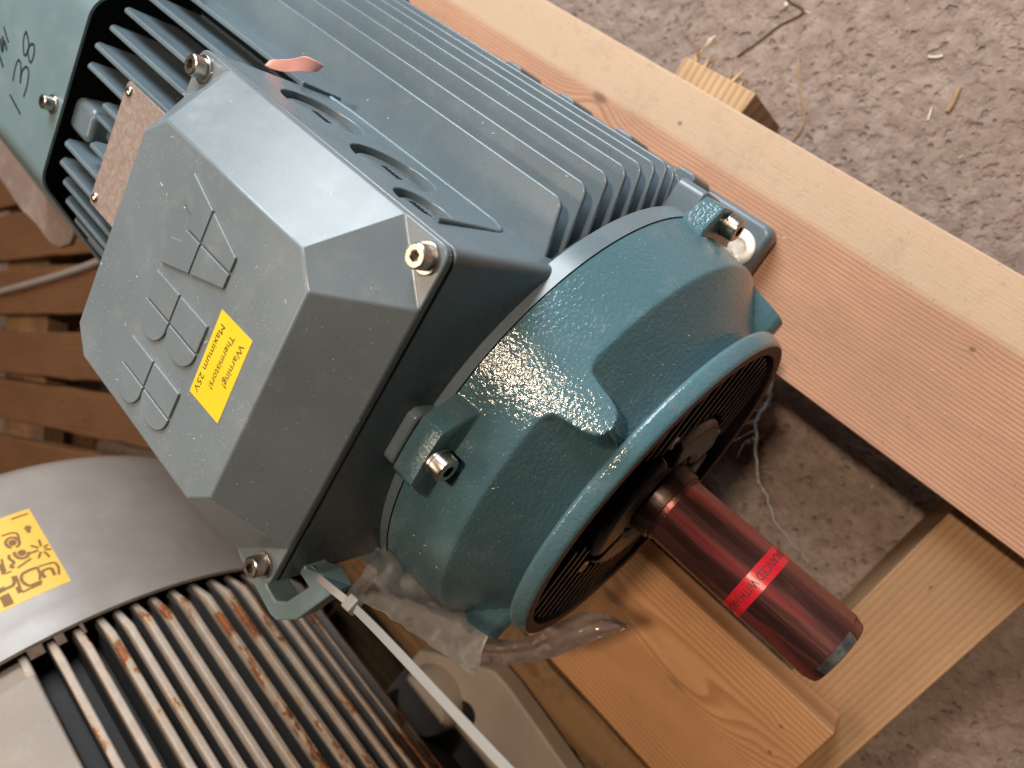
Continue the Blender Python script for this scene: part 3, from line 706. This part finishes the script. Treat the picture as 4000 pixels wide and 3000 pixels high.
gcov = obj('fan_cover', lathe(gc, 160, GY, GZ, 20, 200), M_grey, gm, 50)
obj('cover_inside_shade', lathe([(-100, GR-3), (-106, 200)], 120, GY, GZ, 20, 200), M_black, gm, 50)  # near-black ring painted in for the shade under the hood
# sticker wrapped on the cover
def gpt(u, r): return gcyl(u, r)
st = obj('warning_sticker', lathe([(-182, GR+1.0), (-104, GR+1.0)], 20, GY, GZ, 90-43, 90-15.2), M_amber, gcov, 60, label='amber pictogram sticker on the grey fan cover')
KS = 400/1475
gup = lambda p: (0, p[1]-GY, p[2]-GZ)
def gs(pts, w): obj('printed_pictogram', strip(spline([gcyl((x*KS, 1950+y*KS), GR+1.25) for x, y in pts], 4), w, gup), M_ink2, st, 0)
gs([(385, 380), (405, 430), (415, 480)], 2.6); gs([(350, 430), (400, 415), (450, 400)], 2.6); gs([(160, 290), (280, 245), (400, 205)], 1.6)
def circ(cx, cy, rx, ry, a0, a1, w): gs([(cx+rx*math.cos(math.radians(a0+(a1-a0)*i/10)), cy+ry*math.sin(math.radians(a0+(a1-a0)*i/10))) for i in range(11)], w)
circ(180, 625, 100, 75, 100, 420, 2.0); circ(180, 625, 30, 24, 0, 360, 2.6); circ(310, 770, 105, 80, -10, 190, 2.2); circ(315, 770, 32, 22, 0, 360, 2.8)
for e in ((560, 580), (440, 665), (440, 775), (555, 850), (715, 830), (690, 650), (740, 720)): gs([(600+(e[0]-600)*0.3, 715+(e[1]-715)*0.3), e], 1.7)
gs([(20, 530), (160, 485), (250, 500), (275, 600)], 1.6); gs([(135, 800), (130, 850), (200, 910), (150, 965), (205, 985)], 2.0); gs([(250, 990), (350, 920), (450, 850)], 1.6)
gs([(310, 1080), (420, 1020), (540, 980)], 2.2); gs([(310, 1080), (310, 1160), (370, 1225), (440, 1240), (530, 1205), (610, 1180)], 2.0); gs([(540, 985), (575, 1080), (570, 1160)], 1.7)
gs([(600, 1040), (670, 1005), (740, 990)], 2.0); gs([(740, 990), (765, 1040), (790, 1090)], 2.2); gs([(600, 1040), (620, 1090), (650, 1130)], 2.2); gs([(700, 925), (790, 915), (840, 980), (850, 1085)], 1.7); gs([(550, 970), (700, 925)], 1.4)
gs([(225, 1100), (270, 1220), (320, 1330), (420, 1290), (600, 1215)], 1.6); gs([(180, 1110), (205, 1170), (185, 1240), (80, 1290)], 2.2); gs([(240, 1260), (285, 1350)], 2.2)
gs([(0, 1280), (30, 1340)], 5); gs([(55, 1380), (95, 1450), (130, 1530)], 6); gs([(0, 930), (30, 1010), (50, 1080)], 2.2); gs([(20, 860), (45, 960), (80, 1040)], 1.5); gs([(0, 990), (60, 1070), (160, 1035)], 1.4)
# feet of the grey motor with a black disc for the bolt hole
gfv = [(52, -420), (56, -352), (70, -340), (128, -297), (150, -297), (350, -322), (420, -322), (420, -440), (52, -440)]
gft = obj('foot', prism(gfv, lambda p: (p[0], p[1], -165), lambda p: (p[0], p[1], -142)), M_gfoot, gm, 30, bevel=3, seg=3)
obj('bolt_hole_disc', cyl_along((131, -357, -143), (0, 0, 1), [(1.5, 0.05), (1.5, 12.0), (0.9, 12.6)], 32), M_black, gft, 0)  # hole is not cut; a black disc stands for its dark inside
obj('foot_boss', cyl_along((98, -372, -142), (0, 0, 1), [(0, 33), (18, 31), (24, 28), (25, 0.05)], 40), M_gfoot, gft, 50)
obj('foot_web', box(60, 330, -470, -400, -142, -60), M_grime_shade, gm, 40, bevel=6, seg=3)
# planks under the grey motor
op = empty('weathered_pallet', (0, -420, -285), 'dark weathered plank pallet under the old grey motor', 'pallet')
M_w6 = wood('old_pale_edge', (0.42, 0.30, 0.20), (0.24, 0.15, 0.09), 0.005, 0.0, -0.06, [], wob=0.008, contrast=0.6, dark=0.6, dirt=(0.20, 0.14, 0.10))
board('deck_board', (240, -286, -181), (560, 44, 26), M_w5, op, bev=1.5, rough=1.2)
board('deck_board', (240, -320, -178), (560, 19, 24), M_w6, op, bev=2, rough=1.5)
board('deck_board', (200, -405, -178), (760, 140, 24), M_w5, op, bev=2, rough=1.0)
board('bearer', (330, -400, -238), (320, 90, 90), M_w5, op, rz=math.radians(90), bev=2)
board('bearer', (-150, -420, -238), (320, 90, 90), M_w5, op, rz=math.radians(90), bev=2)

# ================================================================ slatted pallet further back on the left
sp = empty('slatted_pallet', (-760, -560, -285), 'blurred brown slatted pallet in the left background', 'pallet')
u_ = Vector((0.825, 0.565, 0)); nn = Vector((0.565, -0.825, 0)); angp = math.atan2(0.565, 0.825)
M_w7 = wood('brown_slat', (0.155, 0.070, 0.030), (0.075, 0.030, 0.012), 0.008, 0.25, -0.05, [(-0.05, 0.010, 0.006, 0.014, 0.010), (0.02, -0.014, 0.006, 0.014, 0.010)], wob=0.006, contrast=0.5, dark=0.45, vary=True)
for q, qc in enumerate((-330, -235, -140, -47, 47, 142, 237)):
    sc_ = -860+rng.uniform(-40, 40); c0 = u_*sc_+nn*(qc+rng.uniform(-6, 6))
    board('slat', (c0.x, c0.y, -172+rng.uniform(-3, 2)), (900, 77+rng.uniform(-9, 8), 24), M_w7, sp, rz=angp+rng.uniform(-0.014, 0.014), bev=3, rough=1.2)
for off in (-1080, -560):
    c0 = u_*off+nn*(-40); board('bearer', (c0.x, c0.y, -203), (760, 150, 36), M_w5, sp, rz=angp+math.radians(84), bev=3)
    c0 = u_*off+nn*(-40); board('bearer', (c0.x, c0.y, -252), (760, 120, 62), M_w5, sp, rz=angp+math.radians(84), bev=3)
cb = obj('power_cable', tube(spline([(-1060, -690, -156), (-940, -583, -156), (-850, -506, -156), (-770, -436, -156), (-706, -377, -156), (-640, -310, -156), (-560, -230, -157)], 6), 6.0, 12), M_cable, None, 60)
tag(cb, 'thin grey cable lying across the slatted pallet at the left', 'cable')

# ================================================================ loose things
# cable tie through the lifting lug
tie = empty('cable_tie', (124, -68, 165), 'long white nylon cable tie looped through the lifting lug', 'cable tie')
def dp(u, d): return CC+ray(u)*d
path = spline([dp((1165, 2150), 340), dp((1225, 2230), 322), dp((1300, 2300), 308), dp((1375, 2362), 300), dp((1470, 2455), 285), dp((1600, 2592), 266), dp((1800, 2806), 243), dp((2010, 3030), 224), dp((2200, 3220), 214)], 10)
v, f = [], []
for i, p in enumerate(path):
    d = path[min(i+1, len(path)-1)]-path[max(i-1, 0)]; d /= np.linalg.norm(d); vw = CC-p; vw /= np.linalg.norm(vw); vw = vw+np.array([0.2, -0.25, 0.0]); s_ = np.cross(d, vw); s_ /= np.linalg.norm(s_); n_ = np.cross(s_, d)
    for a, b in ((-1.85, 0), (1.85, 0), (1.85, 1.2), (-1.85, 1.2)): v.append(tuple(p+s_*a+n_*b))
for i in range(len(path)-1):
    for q in range(4): f.append((i*4+q, i*4+(q+1) % 4, i*4+4+(q+1) % 4, i*4+4+q))
f += [(0, 1, 2, 3), tuple(len(v)-4+q for q in (3, 2, 1, 0))]
obj('strap', (v, f), M_tie, tie, 30, bevel=0.35)
h = dp((1375, 2362), 299); d = path[34]-path[28]; d /= np.linalg.norm(d); vw = CC-h; vw /= np.linalg.norm(vw); s_ = np.cross(d, vw); s_ /= np.linalg.norm(s_); n_ = np.cross(s_, d)
hv = [tuple(h+d*a*3.2+s_*b*3.4+n_*c*2.6) for a in (-1, 1) for b in (-1, 1) for c in (-1, 1)]
obj('locking_head', (hv, box(0, 1, 0, 1, 0, 1)[1]), M_tie, tie, 30, bevel=1.0, seg=3)
# clear bag hanging from the tie
bag = empty('plastic_bag', (130, -110, 70), 'crumpled clear plastic bag tied below the lifting lug', 'plastic bag')
def sheet(top, bot, nu, nv_, amp, bulge, ph):
    T_ = spline(top, nu); B_ = spline(bot, nu); v, f = [], []; m_ = len(T_)
    for i in range(m_):
        for j in range(nv_+1):
            t = j/nv_; p = T_[i]*(1-t)+B_[i]*t; vw = CC-p; vw /= np.linalg.norm(vw)
            fold = amp*(1.3*math.sin(t*8+ph+i*0.05)+0.45*math.sin(t*19+i*0.11+ph*2)+0.5*math.sin(i*0.33+t*3))
            q_ = Vector(p)*0.085; cr_ = noise.noise(q_+Vector((ph, 0, 0)))*2.6+abs(noise.noise(q_*2.3))*1.6; p = p+vw*(bulge*math.sin(math.pi*t)+fold+cr_)+np.array(noise.noise_vector(q_*1.2))*1.3*(1 if 0 < i < m_-1 else 2.2); v.append(tuple(p))
    for i in range(m_-1):
        for j in range(nv_): a = i*(nv_+1)+j; f.append((a, a+1, a+nv_+2, a+nv_+1))
    return v, f
# the upper edge tucks in behind the end shield
t1 = [[101.5, -81.0, 133.4], [106.4, -89.6, 116.9], [114.4, -98.5, 99.1], [129.9, -111.8, 73.6], [141.6, -118.5, 59.0], [150.4, -119.9, 49.5]]
b1 = [[107.4, -91.3, 144.3], [113.7, -100.4, 127.4], [122.8, -110.3, 109.4], [132.7, -125.1, 87.2], [149.0, -133.4, 71.1], [161.8, -137.9, 61.0]]
t1 = [list(np.array(p)+0.75*(np.array(p)-np.array(q))) for p, q in zip(t1, b1)]
obj('bag_front', sheet(t1, b1, 10, 30, 0.75, 7, 0.4), M_film, bag, 60); obj('bag_back', sheet(t1, b1, 10, 24, 0.6, -8, 2.0), M_film, bag, 60)
t2 = [[147.5, -130.0, 40.9], [159.6, -132.6, 12.5], [166.5, -124.5, -11.8], [177.8, -108.9, -35.4], [200.4, -103.2, -48.5]]
b2 = [[157.5, -139.1, 51.7], [169.2, -140.6, 23.2], [180.9, -135.2, -2.3], [190.0, -120.6, -24.5], [203.1, -100.3, -39.1]]
obj('bag_tail', sheet(t2, b2, 12, 20, 0.8, 5, 1.1), M_film2, bag, 60); obj('bag_tail', sheet(t2, b2, 12, 20, 0.7, -6, 3.1), M_film2, bag, 60)
# pink paper scrap curled on the fin next to the terminal box
pp_ = [on((x*600/2212+700, y*600/2212), 'z', z) for x, y, z in ((1215, 955, 132), (1320, 850, 134), (1520, 1060, 133), (1650, 865, 139), (1700, 1020, 137), (1790, 785, 141), (1900, 1050, 136), (1950, 870, 139), (2000, 1030, 133), (2088, 950, 134))]
pv = []
for a, b in ((0, 1), (2, 3), (4, 5), (6, 7), (8, 9)):
    for i in range(5): t = i/4; pv.append(np.array(pp_[a])*(1-t)+np.array(pp_[b])*t)
pf = [(i*5+j, i*5+j+1, i*5+j+6, i*5+j+5) for i in range(4) for j in range(4)]
pk = obj('paper_scrap', ([tuple(p) for p in pv], pf), M_pink, None, 80); tag(pk, 'curled pink paper scrap caught between terminal box and fins', 'paper scrap')
so_ = pk.modifiers.new('s', 'SUBSURF'); so_.levels = 2; so_.render_levels = 2
sd_ = pk.modifiers.new('t', 'SOLIDIFY'); sd_.thickness = 0.0003
# cobweb at the shield rim
web = empty('cobweb', (180, 40, -165), 'dusty cobweb strands hanging beside the shaft', 'cobweb')
cw = [[150.3, 87.7, -150.9], [150.8, 82.1, -148.8], [164.7, 55.6, -162.1], [168.7, 32.9, -166.5], [192.9, 1.4, -170.9], [207.5, -6.9, -168.4], [227.3, -17.1, -161.8], [240.8, -17.9, -156.1], [259.6, -21.2, -151.8]]
P = spline(cw, 10); P = [p+rng.normal(0, 0.5, 3) for p in P]; rr = [1.6*(1-i/len(P))**0.9+0.15 for i in range(len(P))]
obj('thick_strand', tube(P, rr, 8), M_web, web, 60)
for q in range(30):
    a = np.array(P[rng.integers(4, 60)]); e = a+np.array([rng.uniform(-25, 10), rng.uniform(-20, 25), rng.uniform(15, 60)]); mid = (a+e)/2+rng.normal(0, 4, 3)
    obj('thin_strand', tube(spline([a, mid, e], 5), 0.14, 4), M_web, web, 60)

# straws and chips on the floor
def straw(u1, w, label, nm='straw', cat='straw', mat=M_straw, lift=0.0):
    pts = [on(u, 'z', -284.2+lift) for u in u1]
    o = obj(nm, tube(spline(pts, 5), w, 6), mat, None, 60); return tag(o, label, cat)
straw([(2878, 222), (2960, 165), (3043, 101), (3138, 47), (3081, 3), (3060, -30)], 0.9, 'long bent dark straw on the floor behind the block', mat=plain('dark_straw', (0.10, 0.06, 0.035), 0.8))
straw([(3119, 234), (3125, 348), (3141, 475), (3094, 554)], 1.0, 'pale bent straw beside the end of the rough block')
straw([(3746, 342), (3725, 400), (3701, 437)], 2.0, 'short brown shred on the open floor at upper right', nm='wood_shred', cat='wood shred')
straw([(3625, 222), (3655, 224), (3682, 218)], 1.2, 'pale splinter lying on the floor near the top right', nm='wood_splinter', cat='splinter', mat=M_dustc)
straw([(3070, 10), (3072, 25)], 1.6, 'small pale chip by the bent dark straw', nm='wood_chip', cat='wood chip', mat=M_dustc)
straw([(3625, 470), (3640, 420)], 0.7, 'thin pale splinter on the open concrete', nm='wood_splinter', cat='splinter', mat=M_dustc)
# splinters on the rough block end
def onz(u, z): return on(u, 'z', z)
sl = obj('wood_splinter', tube([onz((2760, 180), -190), onz((2775, 165), -186), onz((2795, 140), -180)], [2.0, 3.2, 0.6], 6), M_dustc, None, 40); tag(sl, 'pale splinter standing on the rough block end behind the board', 'splinter')
for q in range(9):
    x = rng.uniform(-60, 2); y = 238+rng.uniform(-2, 1); l = rng.uniform(5, 16)
    e = (x+rng.uniform(-5, 7), y+l, -195+rng.uniform(-8, 8)); ps = pal
    obj('splinter', tube([(x, y-5, -196), ((x+e[0])/2, y+l*0.4, -195.5), e], [rng.uniform(1.2, 3.2), rng.uniform(0.8, 2.0), 0.2], 5), M_w4, ps, 0)
gv_, gf_ = [], []
def pebble(p, r):
    n0 = len(gv_); 
    for k in range(6):
        d_ = [(1, 0, 0), (-1, 0, 0), (0, 1, 0), (0, -1, 0), (0, 0, 1), (0, 0, -0.4)][k]; rr_ = r*rng.uniform(0.6, 1.3)
        gv_.append((p[0]+d_[0]*rr_+rng.normal(0, r*0.2), p[1]+d_[1]*rr_+rng.normal(0, r*0.2), p[2]+d_[2]*rr_*0.8))
    gf_.extend([tuple(n0+i for i in q) for q in ((0, 2, 4), (2, 1, 4), (1, 3, 4), (3, 0, 4), (2, 0, 5), (1, 2, 5), (3, 1, 5), (0, 3, 5))])
for _ in range(1500):
    pebble((rng.uniform(-260, 520), rng.uniform(218, 560), -284.8), float(np.clip(rng.lognormal(-0.55, 0.55), 0.25, 2.6)))
for _ in range(700):
    pebble((rng.uniform(150, 560), rng.uniform(-220, 90), -284.8), float(np.clip(rng.lognormal(-0.55, 0.55), 0.25, 2.4)))
M_grit = Mt('grit', 0.9); _g = M_grit.noise(300, 2); M_grit.set('Base Color', M_grit.mix(_g.step(0.3, 0.7), (0.14, 0.10, 0.08), (0.46, 0.37, 0.31))); M_grit = M_grit.m
gr_ = obj('floor_grit', (gv_, gf_), M_grit, None, 0); tag(gr_, 'loose grit and crumbs strewn over the concrete', 'grit', None, 'stuff')
# ---------------------------------------------------------------- fine sawdust and grit: nobody could count it
dv, df_ = [], []
def speck(p, nrm, l, w, t):
    d, a, b = frame(nrm); an = rng.uniform(0, 6.28); A_ = a*math.cos(an)+b*math.sin(an); B_ = d.cross(A_); P = Vector(p); n0 = len(dv)
    for i in (-1, 1):
        for j in (-1, 1):
            for k in (0.0, 1): dv.append(tuple(P+A_*i*l*(1-0.3*k)+B_*j*w*(1-0.3*k)+d*(k*t+0.02)))
    df_.extend([tuple(n0+i for i in q) for q in box(0, 1, 0, 1, 0, 1)[1]])
def rs():
    big = rng.random() < 0.035
    return (rng.uniform(0.45, 1.1), rng.uniform(0.10, 0.2), 0.15) if big else (rng.uniform(0.06, 0.22), rng.uniform(0.05, 0.12), 0.08)
for _ in range(620):
    x, y = rng.uniform(-62, 62), rng.uniform(-61, 61)
    if abs(x)+abs(y) > 110 or (25 < x < 50 and -23 < y < 19): continue
    speck((x, y, ZT), (0, 0, 1), *rs())
for _ in range(160):
    x = rng.uniform(-70, 66); t = rng.uniform(0, 1); speck((x*(0.85+0.15*t), WY+27*t, ZT-27.8*t), (0, 0.717, 0.697), *rs())
for _ in range(110):
    y = rng.uniform(-70, 66); t = rng.uniform(0, 1); speck((LX+27*t, y, ZT-27.8*t), (0.717, 0, 0.697), *rs())
for _ in range(900):
    k = int(rng.integers(0, 8)); z = 13*(k+0.5)+1.6; x = rng.uniform(-130, 68); yt = tip[k]; yr = max(math.sqrt(max(0, 118**2-z*z)), 91 if k == 7 else 0); speck((x, rng.uniform(max(yr, yt-22), yt-1), z), (0, 0, 1), *rs())
for _ in range(420):
    th = rng.uniform(-35, 60); x = rng.uniform(98.5, 154); t = math.radians(th); r = rshield(x, th); speck((x, r*math.sin(t), r*math.cos(t)), (0.35, math.sin(t), math.cos(t)), *rs())
for _ in range(900):
    x = rng.uniform(-180, 420); y = rng.uniform(80, 212)-0.0157*(x-20)*1.0+0.0
    l, w, t = rs(); speck((x, y, TOP), (0, 0, 1), l*1.3, w*1.3, t)
for _ in range(260):
    x = rng.uniform(-240, 480); y = rng.uniform(225, 520); l, w, t = rs(); speck((x, y, -284.5), (0, 0, 1), l*2.2, w*2.2, t*2)
for _ in range(120):
    x = rng.uniform(190, 500); y = rng.uniform(-120, 80); l, w, t = rs(); speck((x, y, -284.5), (0, 0, 1), l*1.6, w*1.8, t*2)
sdv = obj('sawdust', (dv, df_), M_dustc, None, 0); tag(sdv, 'fine pale sawdust sprinkled over motor, boards and floor', 'sawdust', None, 'stuff')
